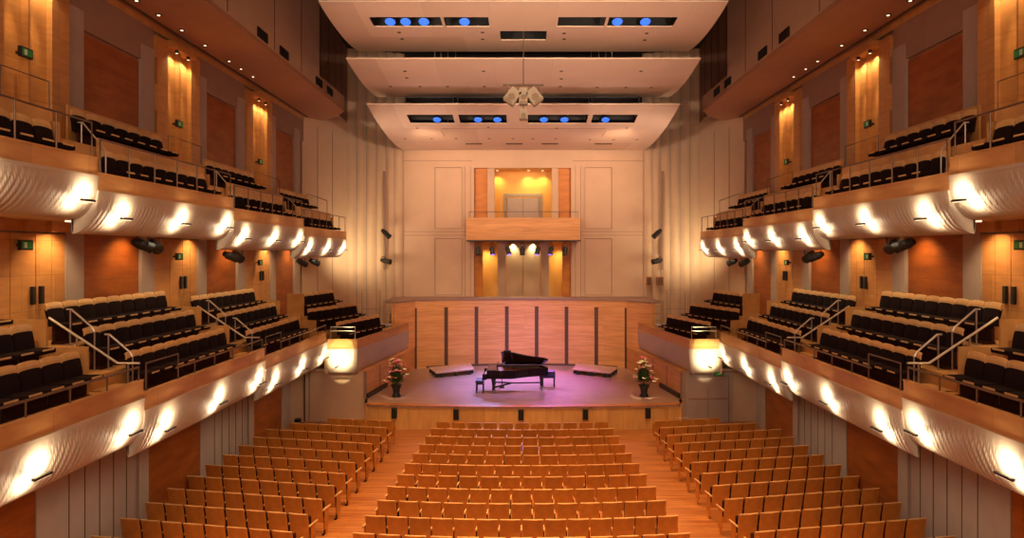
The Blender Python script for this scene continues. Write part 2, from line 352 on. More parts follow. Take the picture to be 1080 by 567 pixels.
# side walls
def yspan(k): return B1 + P*k
nd = 3
for s in (-1, 1):
    nm = SIDE[s]
    w = struct(empty('wall_' + nm), f'{nm} side wall with rust panels, grey pilasters and oak bays', 'wall')
    MB().box(s*(XW+.05), s*(XW+.35), -3, 33.7, 3, 14).build('plaster_face', M['taupe'], w)
    ub = MB(); yprev = -3
    for k in range(-2, 3):
        a_ = 16.64+P*k+2.66+.65; b_ = a_+2.65
        if a_ < 32: ub.box(s*(XW-.05), s*(XW+.05), yprev, a_, 12.55, 13.8); yprev = b_
    ub.box(s*(XW-.05), s*(XW+.05), yprev, 33.7, 12.55, 13.8)
    ub.build('upper_band_moulding', M['taupe'], w)
    MB().box(s*(XW-.06), s*(XW-.0), -3, 33.4, 13.62, 13.8).build('cornice', M['oakx'], w)
    for k in range(-2, 3):
        y0 = 16.64 + P*k                     # start of the rust panel of this bay
        if y0 > 33: continue
        y1 = y0+2.66; y2 = y1+.65; y3 = y2+2.65; y4 = min(y3+.55, 33.4)
        # rust panel, recessed
        MB().box(s*(XW+.02), s*(XW+.06), y0, min(y1, 32.2), 3.6, 12.5).build('rust_panel', M['rust'], w)
        MB().box(s*(XW-.08), s*(XW+.05), y1 if y1 < 32.2 else 32.2, min(y2, 33.5), 3.6, 13.0).build('pilaster', M['plasterd'], w)
        if y2 < 32:
            MB().box(s*(XW-.08), s*(XW+.05), y3, y4+.1, 3.6, 13.0).build('pilaster', M['plasterd'], w)
            # oak bay: upper part with two lit channels
            yb = [y2, y2+.62, y2+1.34, y2+2.06, y3]
            m = MB()
            m.box(s*(XW-.34), s*(XW+.05), yb[1]-.02, yb[3]+.02, 13.30, 13.5)
            m.box(s*(XW-.16), s*(XW+.05), yb[0], yb[1], 7.4, 13.45)
            m.box(s*(XW-.16), s*(XW+.05), yb[3], yb[4], 7.4, 13.45)
            m.box(s*(XW-.16), s*(XW+.05), yb[2]-.03, yb[2]+.03, 7.4, 13.45)
            m.build('oak_fin', M['oak'], w)
            for a in (1, 2):
                pts = []
                for i in range(9):
                    t = i/8; pts.append((s*(XW-.02+.06*math.sin(PI*t)), yb[a]+.03*(a == 2)+(yb[a+1]-yb[a]-.03)*t))
                pts += [(s*(XW+.12), yb[a+1]), (s*(XW+.12), yb[a])]
                MB().prism(pts, 7.4, 13.3).build('oak_channel', M['oak'], w)
                yc = (yb[a]+yb[a+1])/2
                lz = 13.20
                if y2 < 31:
                    t = tag(MB().lathe([(.05, 0), (.06, .10)], 10, Matrix.Translation((s*(XW-.24), yc, lz))).build('downlight', M['black']),
                        f'small downlight atop the {"nearer" if a == 1 else "farther"} channel, {ORD[3-k] if 3-k < 6 else "last"} {nm} oak bay from stage', 'downlight', 'channel downlights on the oak bays')
                    MB().lathe([(.035, -.006), (.04, .0)], 10, Matrix.Translation((s*(XW-.24), yc, lz))).build('lens', M['lamp'], t)
                    spot((s*(XW-.24), yc, lz-.03), (s*(XW-.05), yc, 12.7), 50, (1, .76, .42), 130, .6, .03)
                    spot((s*(XW-.24), yc, lz-.03), (s*(XW+.12), yc, 9.6), 260, (1, .64, .28), 24, 1, .03)
            # doors: lower part of the oak bay
            nd += 1
            d = struct(empty(f'door_{nd}'), f'oak double door behind the {nm} lower balcony, {ORD[3-k]} bay from the stage', 'door')
            yc = (y2+y3)/2
            for q, (a, b) in enumerate(((y2+.02, yc-.42), (yc-.40, yc+.34), (yc+.36, y3-.48), (y3-.46, y3-.02))):
                lf = MB().box(s*(XW-.06), s*(XW+.02), a, b, 3.6, 7.35).build('door_leaf', M['oak'], d, bevel=.008)
                if q in (1, 2):
                    yy = b-.12 if q == 1 else a+.12
                    MB().box(s*(XW-.13), s*(XW-.06), yy-.05, yy+.05, 5.75, 6.15).build('door_handle', M['black'], lf)
            # exit signs
            for lev, ez in (('upper', 11.0-.3*k), ('lower', 6.8-.28*k)):
                ye = y2 + 1.12
                e = empty('exit_sign', (s*(XW-.24), ye, ez), label=f'green exit sign on {nm} wall, {lev} level, {ORD[3-k]} oak bay from the stage', cat='sign', group='green exit signs')
                MB().box(-.04, .04, -.18, .18, -.11, .11).build('housing', M['black'], e, bevel=.01)
                MB().box(-s*.046, -s*.04, -.145, .145, -.075, .075).build('sign_face', M['green'], e)
                m = MB(); xx = -s*.048
                m.box(xx-.002, xx+.002, -.09, -.01, -.06, .06)
                m.build('pictogram', M['white'], e)
                m = MB().box(0, s*.2, -.03, .03, -.03, .03); m.build('bracket', M['black'], e)
    # under-balcony wall beside the stalls
    w2 = struct(empty('wall_stalls_' + nm), f'{nm} stalls wall below the balcony with mauve boards and rust panels', 'wall')
    MB().box(s*XL, s*(XL+.2), -3, 26.9, 0, 3.3).build('plaster_face', M['plasterlow'], w2)
    for k in range(-2, 3):
        y0 = 16.64 + P*k
        if y0+2.7 > 27: y1 = 26.9
        else: y1 = y0 + 2.66
        if y0 < 26.5:
            MB().box(s*(XL-.03), s*(XL+.02), y0, y1, 0, 3.2).build('rust_panel', M['rust'], w2)
            if k > -2: MB().box(s*(XL-.06), s*(XL+.02), y0-.42, y0, 0, 3.2).build('pilaster', M['plasterd'], w2)
            MB().box(s*(XL-.06), s*(XL+.02), y1, min(y1+.5, 26.9), 0, 3.2).build('pilaster', M['plasterd'], w2)
        if y0+6 < 27:
            m = MB()
            for q in range(1, 6): m.box(s*(XL-.008), s*(XL+.01), y1+.5+q*.5-.012, y1+.5+q*.5+.012, 0, 3.2)
            m.build('board_joint', M['seam'], w2)
    # wall facing the stalls beside the stage corner
    w3 = struct(empty('wall_wing_' + nm), f'plaster wall beside the {nm} stage corner under the balcony', 'wall')
    MB().box(s*6.47, s*(XL+.3), 27.25, 27.4, 0, 2.05).build('plaster_face', M['plaster'], w3)
    MB().prism([(s*6.16, 26.22), (s*6.24, 26.16), (s*6.50, 27.24), (s*6.42, 27.3)], 0, ZS).build('stage_cheek', M['stagefront'], w3)
    if s < 0:
        m = MB(); m.box(-9.0, -8.95, 27.20, 27.26, 0, 2.03); m.box(-8.8, -8.78, 27.23, 27.26, 0, 2.03); m.build('joint', M['seam'], w3)
    else:
        nd += 1
        d = struct(empty(f'door_{nd}'), 'grey double door under the right balcony beside the stage', 'door')
        m = MB(); m.box(6.62, 6.74, 27.16, 27.24, 0, 1.92); m.box(8.42, 8.54, 27.16, 27.24, 0, 1.92); m.box(6.62, 8.54, 27.16, 27.24, 1.92, 2.02); m.build('door_frame', M['plasterd'], d)
        for (a, b) in ((6.75, 7.56), (7.58, 8.4)):
            lf = MB().box(a, b, 27.18, 27.23, 0, 1.9).build('door_leaf', M['plasterd'], d)
            MB().box(a+.02, b-.02, 27.16, 27.18, .92, .98).build('push_bar', M['taupe'], lf)
        e = empty('exit_sign', (7.95, 27.0, 2.0), label='green exit sign above the grey door beside the right stage corner', cat='sign', group='green exit signs')
        MB().box(-.19, .19, -.04, .04, -.09, .09).build('housing', M['black'], e); MB().box(-.17, .17, -.045, -.04, -.075, .075).build('sign_face', M['green'], e)
        MB().box(-.06, .06, -.05, -.045, -.02, .02).build('pictogram', M['white'], e)
        MB().box(-.03, .03, .04, .24, -.03, .03).build('bracket', M['black'], e)

# top technical galleries (sloped-looking soffits high on both sides)
for s in (-1, 1):
    g = struct(empty('ceiling_gallery_' + SIDE[s]), f'high brown soffit along the {SIDE[s]} wall with small downlights', 'ceiling')
    MB().prism([(s*8.7, -3), (s*8.7, 32.2), (s*9.4, 33.6), (s*10.3, 34.4), (s*XW, 34.7), (s*(XW+.3), 34.7), (s*(XW+.3), -3)], 13.8, 13.95).build('soffit', M['gallery'], g)
    MB().box(s*8.7, s*8.8, -3, 28.3, 13.95, 18).build('fascia', M['plaster'], g)
    MB().box(s*8.7, s*8.8, 28.3, 32.2, 13.95, 14.5).build('fascia_end', M['gallery'], g)
    m = MB()
    for y in (4, 8, 12, 16, 19.5, 23.2, 26): m.box(s*8.69, s*8.71, y-.02, y+.02, 14.0, 18)
    m.build('fascia_joint', M['seam'], g)
    MB().box(s*(XW-.30), s*(XW-.22), -3, 33.5, 13.76, 13.81).build('shadow_line', M['seam'], g)  # dark strip drawn as the shadow where soffit meets wall
    for y in (14.5, 18.2, 22.1, 24.1, 28.2, 29.8):
        MB().box(s*8.66, s*8.70, y-.42, y+.42, 14.0, 14.32).build('vent', M['black'], g)
    for i, y in enumerate((16.8, 18.1, 19.2, 20.5, 22.0, 23.8, 24.8, 25.9)):
        o = MB().lathe([(.09, -.02), (.085, .0)], 12, Matrix.Translation((s*10.55, y, 13.8))).build('downlight', M['black'])
        tag(o, f'recessed round downlight in the {SIDE[s]} high soffit, {ORD[8-i]} from its stage end', 'downlight', f'recessed downlights in the {SIDE[s]} high soffit')
        MB().lathe([(.04, -.03), (.045, -.02)], 12, Matrix.Translation((s*10.55, y, 13.8))).build('lens', M['lamp'], o)

# ------------------------------------------------------------------ balcony construction
def belly(n, drop, inset):
    """profile of the curved fascia: (offset towards the wall, z below the top of the curve)"""
    out = []
    for i in range(n+1):
        t = i/n
        out.append((inset*(1-math.cos(t*PI/2))**1.0, -drop*math.sin(t*PI/2)**.9))
    return out
def fascia_run(path, ztop, drop, inset, side, ripple=True, seed=1, name='fascia', parent=None, glows=()):
    """sweep the belly profile along a plan path; side: unit offset direction for every point"""
    rnd = random.Random(seed); prof = belly(16, drop, inset)
    vs = []; L = 0; prev = None
    cl = [rnd.uniform(0, 6.5) for _ in range(3)]
    for (x, y, nx, ny) in path:
        if prev: L += math.hypot(x-prev[0], y-prev[1])
        prev = (x, y)
        for j, (o, dz) in enumerate(prof):
            t = j/16
            dd = 0
            if ripple:
                u = L + .22*(t-.5)*1.0 + .12*math.sin(t*3)
                mask = 0
                for c, wd in glows: mask = max(mask, math.exp(-((u-c)/wd)**2))
                dd = (.010+.024*mask)*(((u/.15) % 1.0)-.5) * min(1, 5*t, 6*(1-t)+.05)
            vs.append((x + nx*(o+dd), y + ny*(o+dd), ztop+dz))
    n = len(prof); fs = []
    for i in range(len(path)-1):
        for j in range(n-1):
            fs.append((i*n+j, (i+1)*n+j, (i+1)*n+j+1, i*n+j+1))
    m = MB().add(vs, fs)
    o = m.build(name, M['fascia'], parent, smooth=False)
    sm = o.modifiers.new('thick', 'SOLIDIFY'); sm.thickness = .05; sm.offset = 0
    return o
def fix_light(s, x, y, z, label, watts, tx, tz, arm=None):
    """small bar lamp on an arm in front of the fascia"""
    e = empty('fascia_lamp', (x, y, z), label=label, cat='lamp', group='small lamps along the balcony fronts')
    MB().box(-.035, .035, -.20, .20, -.02, .03).build('housing', M['black'], e, bevel=.01)
    MB().box(-.02, .02, -.17, .17, -.027, -.02).build('lens', M['lamp'], e)
    MB().bar((0, 0, 0), arm or (s*(tx-abs(x)), 0, tz-z), .025, .025).build('arm', M['steel'], e)
    return e
SECT = {3: 'section nearest stage', 2: 'second section from stage', 1: 'third section from stage', 0: 'fourth section from stage'}
LAMPC = (1.0, .80, .48)

def seat_master():
    e = empty('balcony_chair')
    # dark upholstered back, gently bowed, with a pale timber head panel
    def bow(z0, z1, y0, y1, w, th, bowd=.025, top=.0):
        m = MB(); n = 6; vs = []
        for (z, yy) in ((z0, y0), ((z0+z1)/2, (y0+y1)/2+.01), (z1, y1)):
            for i in range(n+1):
                t = -1+2*i/n
                zz = z + (-(abs(t)**3)*top if z == z1 else 0)
                vs.append((t*w/2, yy - bowd*(t*t) + bowd, zz))
        for (z, yy) in ((z0, y0), ((z0+z1)/2, (y0+y1)/2+.01), (z1, y1)):
            for i in range(n+1):
                t = -1+2*i/n
                zz = z + (-(abs(t)**3)*top if z == z1 else 0)
                vs.append((t*w/2, yy - bowd*(t*t) + bowd - th, zz))
        k = n+1; f = []
        for r in range(2):
            for i in range(n):
                f.append((r*k+i, r*k+i+1, (r+1)*k+i+1, (r+1)*k+i))
                f.append((3*k+r*k+i, 3*k+(r+1)*k+i, 3*k+(r+1)*k+i+1, 3*k+r*k+i+1))
        for i in range(n):
            f.append((2*k+i, 2*k+i+1, 5*k+i+1, 5*k+i)); f.append((i, 3*k+i, 3*k+i+1, i+1))
        for r in range(2):
            f.append((r*k, (r+1)*k, 3*k+(r+1)*k, 3*k+r*k)); f.append((r*k+n, 3*k+r*k+n, 3*k+(r+1)*k+n, (r+1)*k+n))
        return m.add(vs, f)
    bow(.40, .80, .03, -.035, .50, .07, top=.02).build('backrest', M['fabric'], e, smooth=False)
    bow(.76, .94, -.045, -.075, .515, .03, top=.035).build('headrest_panel', M['cap'], e)
    m = MB().box(-.235, .235, .06, .46, .36, .46); m.build('seat_cushion', M['fabric'], e, bevel=.03)
    MB().box(-.15, .15, .462, .475, .43, .462).build('seat_edge', M['seatedge'], e)
    m = MB(); m.box(-.20, .20, .02, .30, 0, .06); m.box(-.22, .22, .05, .12, .06, .38); m.build('pedestal', M['cushion'], e)
    return e
BS = seat_master(); bs_used = [False]
def put_bseat(x, y, z, rz, label, group):
    o = BS if not bs_used[0] else copy_tree(BS)
    bs_used[0] = True
    o.location = (x, y, z); o.rotation_euler = (0, 0, rz)
    tag(o, label, 'seat', group)

def section(s, lev, k):
    """k: 0..3 index of the bay (0 is closest to the eye)"""
    nm = SIDE[s]; up = lev == 'upper'
    y0, y1 = B1 + P*(k-1), B1 + P*k
    X0 = XU if up else XB
    pt = (8.88 - .305*k) if up else (4.25 - .27*k)
    drop, inset = (.82, .52) if up else (.89, .33)
    wood_h = .36
    rows = [(9.5, pt-.27), (10.35, pt+.73)] if up else [(8.9, pt-.24), (9.75, pt+.32), (10.6, pt+.88)]
    g = struct(empty('balcony'), f'{lev} {nm} balcony, {SECT[k]}, oak parapet over a curved white front', 'balcony')
    # floor steps
    zb = pt - wood_h - drop + .02
    zs = (7.55 if k == 3 else 7.66) if up else 3.30
    m = MB()
    edges = [X0+.06] + [r[0]+.16 for r in rows[:-1]] + [XW+.0]
    for (xa, xb, (xr, fz)) in zip(edges[:-1], edges[1:], rows):
        if xa < X0+inset:
            m.box(s*xa, s*(X0+inset), y0+.01, y1-.01, fz-.35, fz); xa = X0+inset
        m.box(s*xa, s*xb, y0+.01, y1-.01, zs+.04, fz)
    m.build('stepped_floor', M['oakx'], g)
    MB().box(s*(X0+inset-.02), s*XW, y0+.0, y1-.0, zs, zs+.04).build('soffit', M['canopy'], g)
    if up:
        for yy in (y0+1.6, y0+4.6):
            MB().lathe([(.06, -.03), (.06, 0)], 10, Matrix.Translation((s*10.6, yy, zs))).build('downlight', M['lamp'], g)
            spot((s*10.6, yy, zs-.06), (s*11.0, yy, zs-2.6), 130, (1, .66, .30), 120, .8, .05)
    MB().box(s*(X0+inset-.03), s*(X0+inset+.01), y0+.0, y1, zb-.05, zs+.02).build('fascia_back', M['plaster'], g)
    # parapet
    MB().box(s*X0, s*(X0+.06), y0, y1, pt-wood_h, pt).build('parapet', M['oakp'], g)
    MB().box(s*(X0-.015), s*(X0+.09), y0, y1, pt, pt+.025).build('parapet_cap', M['oakx'], g)
    MB().box(s*(X0-.035), s*(X0+.05), y0, y1, pt-wood_h-.07, pt-wood_h).build('fascia_rim', M['fascia'], g)
    n = int(P/.0249)
    path = [(s*X0, y0+P*i/n, s, 0) for i in range(n+1)]
    gl = [(.25, .3), (2.15, .45), (4.7, .45)] if up else [(.3, .3), (2.1, .5), (4.5, .5)]
    if k == 0: gl = [(1.2, .4), (2.2, .3), (4.4, .45)]
    fascia_run(path, pt-wood_h-.06, drop, inset, s, True, k+5, 'fascia', g, gl)
    # end cheek closing the belly profile
    prof = belly(10, drop, inset)
    for ye in (y0, y1):
        vs = [(s*(X0+o), ye, pt-wood_h-.06+dz) for o, dz in prof]
        vs += [(s*(X0+inset+.02), ye, pt-wood_h-.06)]
        n2 = len(vs)
        e_ = .02 if ye == y0 else -.02
        vv = vs + [(x, y+e_, z) for x, y, z in vs]
        MB().add(vv, [tuple(range(n2)), tuple(range(n2, 2*n2))[::-1]] + [(i, (i+1) % n2, (i+1) % n2+n2, i+n2) for i in range(n2)]).build('end_cheek', M['fascia'], g)
    # timber end screens at the stage end of the rows
    for i, (xr, fz) in enumerate(rows[:-1] if not up else rows[:1]):
        MB().box(s*(xr+.0), s*(xr+.66), y1-.30, y1-.25, fz, fz+.98).build('end_screen', M['oakx'], g)
    if up:
        for i, (xr, fz) in enumerate(rows):
            ys_ = y0+1.1 if i == 0 else y0+1.35
            MB().box(s*(xr+.085), s*(xr+.125), ys_, ys_+(5.0 if i == 0 else 3.95), fz+.0, fz+(1.20 if i == 0 else 1.0)).build('row_screen', M['oakx'], g)
    # stepped aisle
    m = MB()
    for i in range(len(rows)-1):
        xa, fa = rows[i]; xb, fb = rows[i+1]
        m.box(s*(xa-.10), s*(xa+.15), y0+.05, y0+.85, fa, (fa+fb)/2)
    m.build('aisle_step', M['oakx'], g)
    # guard rail
    rh = .70 if up else .27
    r = empty('guard_rail', (s*(X0+.03), y0, pt+.025), label=f'steel guard rail on the {lev} {nm} balcony front, {SECT[k]}', cat='railing')
    ya, yb = .15, P-.12
    hi = 1.35
    if up: MB().tube([(0, ya, 0), (0, ya, rh), (0, yb, rh), (0, yb, 0)], .02).build('top_rail', M['rail'], r)
    else:
        MB().tube([(0, hi, rh), (0, yb, rh), (0, yb, 0)], .024).build('top_rail', M['rail'], r)
        MB().tube([(0, ya, 0), (0, ya, .58), (0, hi+.1, .58), (0, hi+.1, 0)], .018).build('raised_rail', M['rail'], r)
    npost = 6
    for q in range(1, npost):
        yy = ya + (yb-ya)*q/npost
        if not up and yy < hi+.2: continue
        MB().tube([(0, yy, 0), (0, yy, rh)], .016).build('post', M['rail'], r)
    if up:
        MB().tube([(s*.9, P-.1, .9), (s*.9, P-.1, 1.55), (s*1.9, P-.1, 1.9), (s*1.9, P-.1, .9)], .018).build('end_rail', M['rail'], r)
    # aisle handrails
    ay = y0+.95
    for i in range(len(rows)-1):
        xa, fa = rows[i]; xb, fb = rows[i+1]
        h = empty('handrail', (s*(xa+.02), y0+.93, fa), label=f'short bent handrail by the {"front" if i == 0 else "middle"} row, {lev} {nm} balcony, {SECT[k]}', cat='railing')
        x1, x0_ = s*.42, -s*.22
        dz = (fb-fa)
        zt_h = 1.16+dz*.35
        MB().tube([(x1-s*.02, 0, zt_h), (x1-s*.12, 0, zt_h), (x0_+s*.06, 0, .96), (x0_, 0, .86)], .02 if not up else .015).build('sloping_tube', M['railbright'], h)
        MB().tube([(x1-s*.10, 0, dz), (x1-s*.10, 0, zt_h-.02)], .016).build('post', M['steel'], h)
        MB().tube([(x0_, 0, 0), (x0_, 0, .88)], .016).build('post', M['steel'], h)
    if not up:
        fa = rows[0][1]
        h = empty('handrail', (s*8.4, y0+.42, fa), label=f'long sloping handrail down the aisle, {lev} {nm} balcony, {SECT[k]}', cat='railing')
        MB().tube([(-s*.15, 0, .8), (s*.32, 0, .8), (s*1.8, 0, 1.78)], .024).build('sloping_tube', M['railbright'], h)
        MB().tube([(s*.1, 0, 0), (s*.1, 0, .8)], .02).build('post', M['steel'], h)
        MB().tube([(s*1.2, 0, .56), (s*1.2, 0, 1.38)], .02).build('post', M['steel'], h)
    # seats
    rn = ['front', 'middle', 'back'] if not up else ['front', 'back']
    for i, (xr, fz) in enumerate(rows):
        if up: st_, cnt = (1.15, 9) if i == 0 else (1.4, 7)
        else: st_, cnt = (1.1, 9) if i == 0 else (.95, 9)
        for q in range(cnt):
            y = y0 + st_ + .275 + .55*q
            if 552 - 700*(xr-.1)/y < -25: continue
            if y > y1-.33: continue
            rz = PI/2 if s > 0 else -PI/2       # local +Y (front of the seat) turned to the hall centre
            fromstage = cnt - q
            put_bseat(s*xr, y, fz, rz,
                      f'dark seat, {ORD[fromstage]} from stage end, {rn[i]} row, {lev} {nm} balcony, {SECT[k].replace("section nearest stage","nearest section").replace(" section from stage"," section")}',
                      f'dark upholstered seats on the {lev} {nm} balcony')
    # lamps along the fascia
    for q, off in enumerate((.8, 3.4, 6.0)):
        y = y0+off
        if 552 - 700*(X0+.1)/y < -40: continue
        zc = pt - wood_h - drop*.62
        lx = X0 - .14
        fix_light(s, s*lx, y, zc-.05, f'small lamp on {lev} {nm} balcony front, {SECT[k]}, {["near end","middle","stage end"][q]}', 0, X0+.17, zc-.12)
        spot((s*(X0-.14), y+.06, zc+.08), (s*(X0+.3), y+.12, zc+.22), 46, LAMPC, 165, .8, .12)
        spot((s*(X0+inset*.25-.16), y-.12, zc-.10), (s*(X0+inset+.1), y-.30, zc-.26), 42, LAMPC, 165, .8, .14)

for s in (-1, 1):
    for k in range(0, 4): section(s, 'upper', k)
    for k in range(0, 3): section(s, 'lower', k)
    # the angled balcony section that turns in beside the stage
    nm = SIDE[s]; k = 3
    pt = 3.40; drop, inset = .95, .22; wh = .36; zb = pt-wh-drop
    g = struct(empty('balcony'), f'lower {nm} balcony section nearest the stage, angled inward with a brightly lit end', 'balcony')
    A = [(7.95, 26.85), (6.72, 26.85), (5.78, 33.4)]
    poly = [(s*(x), y) for x, y in [(7.95, 26.9), (6.80, 26.92), (5.86, 33.4), (6.0, 34.2), (9.5, 35.9), (XW, 33.5), (XW, 26.9)]]
    MB().prism(poly, pt-.6, pt-.24).build('floor_slab', M['oakx'], g)
    sof = [(s*(x), y) for x, y in [(8.2, 27.1), (7.05, 27.2), (6.12, 33.4), (6.3, 34.2), (9.5, 35.9), (XW, 33.5), (XW, 27.1)]]
    MB().prism(sof, zb, zb+.1).build('soffit', M['plaster'], g)
    d = Vector((5.78-6.72, 33.4-26.85)).normalized(); nrm = Vector((d.y, -d.x))   # towards the wall
    path1 = [(s*(7.95-(7.95-6.72)*i/50), 26.85, 0, 1) for i in range(51)]
    mx = Vector((nrm.x, nrm.y))
    path2 = [(s*(6.72+(5.78-6.72)*i/200), 26.85+(33.4-26.85)*i/200, s*nrm.x, nrm.y) for i in range(201)]
    # mitre the corner so the two bellies meet
    path1[-1] = (s*6.72, 26.85, s*1.0, 1.0); path2[0] = (s*6.72, 26.85, s*1.0, 1.0)
    for i in range(1, 12):
        t = i/12
        path1[50-i] = (path1[50-i][0], 26.85, s*max(0, 1-t*1.0)*0 , 1)
    fascia_run(path1, pt-wh-.06, drop, inset, s, False, 3, 'lit_fascia', g)
    fascia_run(path2, pt-wh-.06, drop, inset, s, True, 4, 'fascia', g, [(3, 1.0)])
    MB().prism([(s*7.95, 26.85), (s*6.72, 26.85), (s*6.78, 26.91), (s*7.95, 26.91)], pt-wh, pt).build('parapet', M['oakp'], g)
    MB().prism([(s*6.72, 26.85), (s*5.78, 33.4), (s*5.84, 33.41), (s*6.78, 26.91)], pt-wh, pt).build('parapet', M['oakp'], g)
    MB().prism([(s*7.95, 26.82), (s*6.69, 26.82), (s*5.75, 33.4), (s*5.85, 33.41), (s*6.78, 26.93), (s*7.95, 26.93)], pt, pt+.025).build('parapet_cap', M['oakx'], g)
    MB().prism([(s*7.95, 26.81), (s*6.68, 26.81), (s*5.74, 33.4), (s*5.80, 33.41), (s*6.75, 26.88), (s*7.95, 26.88)], pt-wh-.07, pt-wh).build('fascia_rim', M['fascia'], g)
    # far end return to the tower
    MB().prism([(s*5.78, 33.4), (s*5.86, 33.4), (s*6.4, 35.2), (s*6.3, 35.2)], pt-wh-.5, pt).build('parapet', M['oakp'], g)
    MB().box(s*7.93, s*8.0, 26.7, 26.86, pt-wh-1, pt+.3).build('corner_post', M['plaster'], g)
    # rows
    rws = [((7.62, 26.35+.55), (6.62, 30.2+.3), pt-.24), ((8.75, 27.1), (7.60, 30.7), pt+.30), ((9.6, 28.0), (8.95, 31.9), pt+.84)]
    for i, ((xa, ya), (xb, yb), fz) in enumerate(rws):
        dv = Vector((xb-xa, yb-ya)).normalized(); nv = Vector((dv.y, -dv.x))     # towards the wall
        if nv.x < 0: nv = -nv
        if i:
            a0 = Vector((xa, ya)) - nv*.62 - dv*.25; b0 = Vector((xb, yb)) - nv*.62 + dv*.35
            a1 = Vector((xa, ya)) + nv*.9 - dv*.25; b1 = Vector((xb, yb)) + nv*.9 + dv*.35
            if i == 2: a1 = Vector((min(a1.x, XW), a1.y)); 
            MB().prism([(s*p.x, p.y) for p in (a0, b0, b1, a1)], pt-.24 if i == 1 else pt-.2, fz).build('row_step', M['oakx'], g)
            e0 = Vector((xa, ya)) - dv*.22
            MB().prism([(s*p.x, p.y) for p in (e0-nv*.5-dv*.05, e0-nv*.5, e0+nv*.25, e0+nv*.25-dv*.05)], fz, fz+ (.98 if i == 2 else .5)).build('end_screen', M['oakx'], g)
        rz = math.atan2(-nv.y, -nv.x) - PI/2 if s > 0 else math.atan2(-nv.y, nv.x) - PI/2
        for q in range(7):
            p = Vector((xa, ya)) + dv*((.45 if i == 0 else .25)+.52*q)
            put_bseat(s*p.x, p.y, fz, rz, f'dark seat, {ORD[7-q]} from stage end, {["front","middle","back"][i]} row, lower {nm} balcony, nearest section', f'dark upholstered seats on the lower {nm} balcony')
    r = empty('guard_rail', (s*7.3, 26.9, pt), label=f'bright steel rail above the lit end of the lower {nm} balcony', cat='railing')
    m = MB(); m.tube([(s*.5, 0, 0), (s*.5, 0, .52), (-s*.48, 0, .52), (-s*.48, 0, 0)], .022); m.tube([(s*.5, 0, .36), (-s*.48, 0, .36)], .018)
    m.build('frame_tube', M['railbright'], r)
    r = empty('guard_rail', (s*7.2, 33.3, pt-.24), label=f'slender steel railing behind the seats at the stage end, lower {nm} balcony', cat='railing')
    for a, b, h in ((0, .9, 1.9), (-.9, -.2, 1.4)):
        MB().tube([(s*a, 0, 0), (s*a, 0, h), (s*b, 0, h), (s*b, 0, 0)], .018).build('frame_tube', M['steel'], r)
        MB().tube([(s*a, 0, h*.5), (s*b, 0, h*.5)], .014).build('cross_tube', M['steel'], r)
    r = empty('music_stand_rack', (s*6.45, 32.0, pt-.24), label=f'small ladder-like timber rack at the stage end of the lower {nm} balcony', cat='rack')
    for xx in (-.22, .22): MB().bar((xx, 0, 0), (xx, 0, 1.35), .05, .05).build('upright', M['oakx'], r)
    for zz in (.5, .85, 1.2): MB().bar((-.2, 0, zz), (.2, 0, zz), .03, .04).build('rung', M['oakx'], r)
    fix_light(s, s*7.4, 26.35, zb+.30, f'lamp lighting the end face of the lower {nm} balcony beside the stage', 0, 7.4, zb+.3, (0, .62, .02))
    spot((s*7.4, 26.42, zb+.36), (s*7.4, 27.0, zb+.58), 90, (1, .84, .46), 125, .6, .12)
    spot((s*6.9, 22.0, 8.6), (s*7.35, 26.85, 2.92), 5500, (1, .80, .42), 8, .3, .03)  # extra beam without a fixture, added to brighten the whole end face

# ------------------------------------------------------------------ stalls seats
def stalls_master(half_w=.236):
    e = empty('theatre_chair')
    m = MB(); n = 4; vs = []; w = half_w
    lev = [(.30, -.02), (.60, -.05), (.90, -.11)]
    for th in (0, -.022):
        for z, y in lev:
            for i in range(n+1):
                t = -1+2*i/n; vs.append((t*w, y+th-.03*(1-t*t)+.02, z-(.006 if abs(t) == 1 and z > .8 else 0)))
    k = n+1; f = []
    for r in range(2):
        for i in range(n):
            f += [(r*k+i, r*k+i+1, (r+1)*k+i+1, (r+1)*k+i), (3*k+r*k+i, 3*k+(r+1)*k+i, 3*k+(r+1)*k+i+1, 3*k+r*k+i+1)]
    for i in range(n): f += [(2*k+i, 2*k+i+1, 5*k+i+1, 5*k+i), (i, 3*k+i, 3*k+i+1, i+1)]
    for r in range(2): f += [(r*k, (r+1)*k, 3*k+(r+1)*k, 3*k+r*k), (r*k+n, 3*k+r*k+n, 3*k+(r+1)*k+n, (r+1)*k+n)]
    m.add(vs, f).build('backrest', M['seatwood'], e)
    MB().box(-w+.005, w-.005, -.125, -.088, .897, .91).build('top_edge', M['seatedge'], e)
    m = MB().box(-.21, .21, .03, .14, .40, .80); m.build('seat_cushion', M['cushion'], e, bevel=.03)
    m = MB(); m.box(w+.004, w+.030, -.02, .26, .60, .64); m.build('armrest', M['seatedge'], e)
    m = MB(); m.box(w+.006, w+.026, .0, .09, .04, .60); m.box(w-.01, w+.028, -.06, .16, 0, .04); m.build('pedestal', M['cushion'], e)
    return e
SS = stalls_master(); ss_used = [False]
end_mesh = {}
def put_sseat(x, y, rz, label, group, end=0):
    o = SS if not ss_used[0] else copy_tree(SS)
    ss_used[0] = True
    o.location = (x, y, 0); o.rotation_euler = (0, 0, rz); tag(o, label, 'seat', group)
    if end:
        if end not in end_mesh:
            m = MB(); e = end
            m.box(e*.272, e*.292, -.03, .16, .14, .62); m.box(e*.272, e*.292, .02, .10, .0, .14)
            m2 = MB().box(e*.264, e*.30, -.12, .27, .62, .655)
            m3 = MB(); m3.box(e*.274, e*.290, -.05, .22, 0, .09)
            end_mesh[e] = (m.build('end_panel', M['seatwood'], o), m2.build('end_armrest', M['seatedge'], o))
        else:
            for q in end_mesh[end]:
                c = q.copy(); COL.objects.link(c); c.parent = o
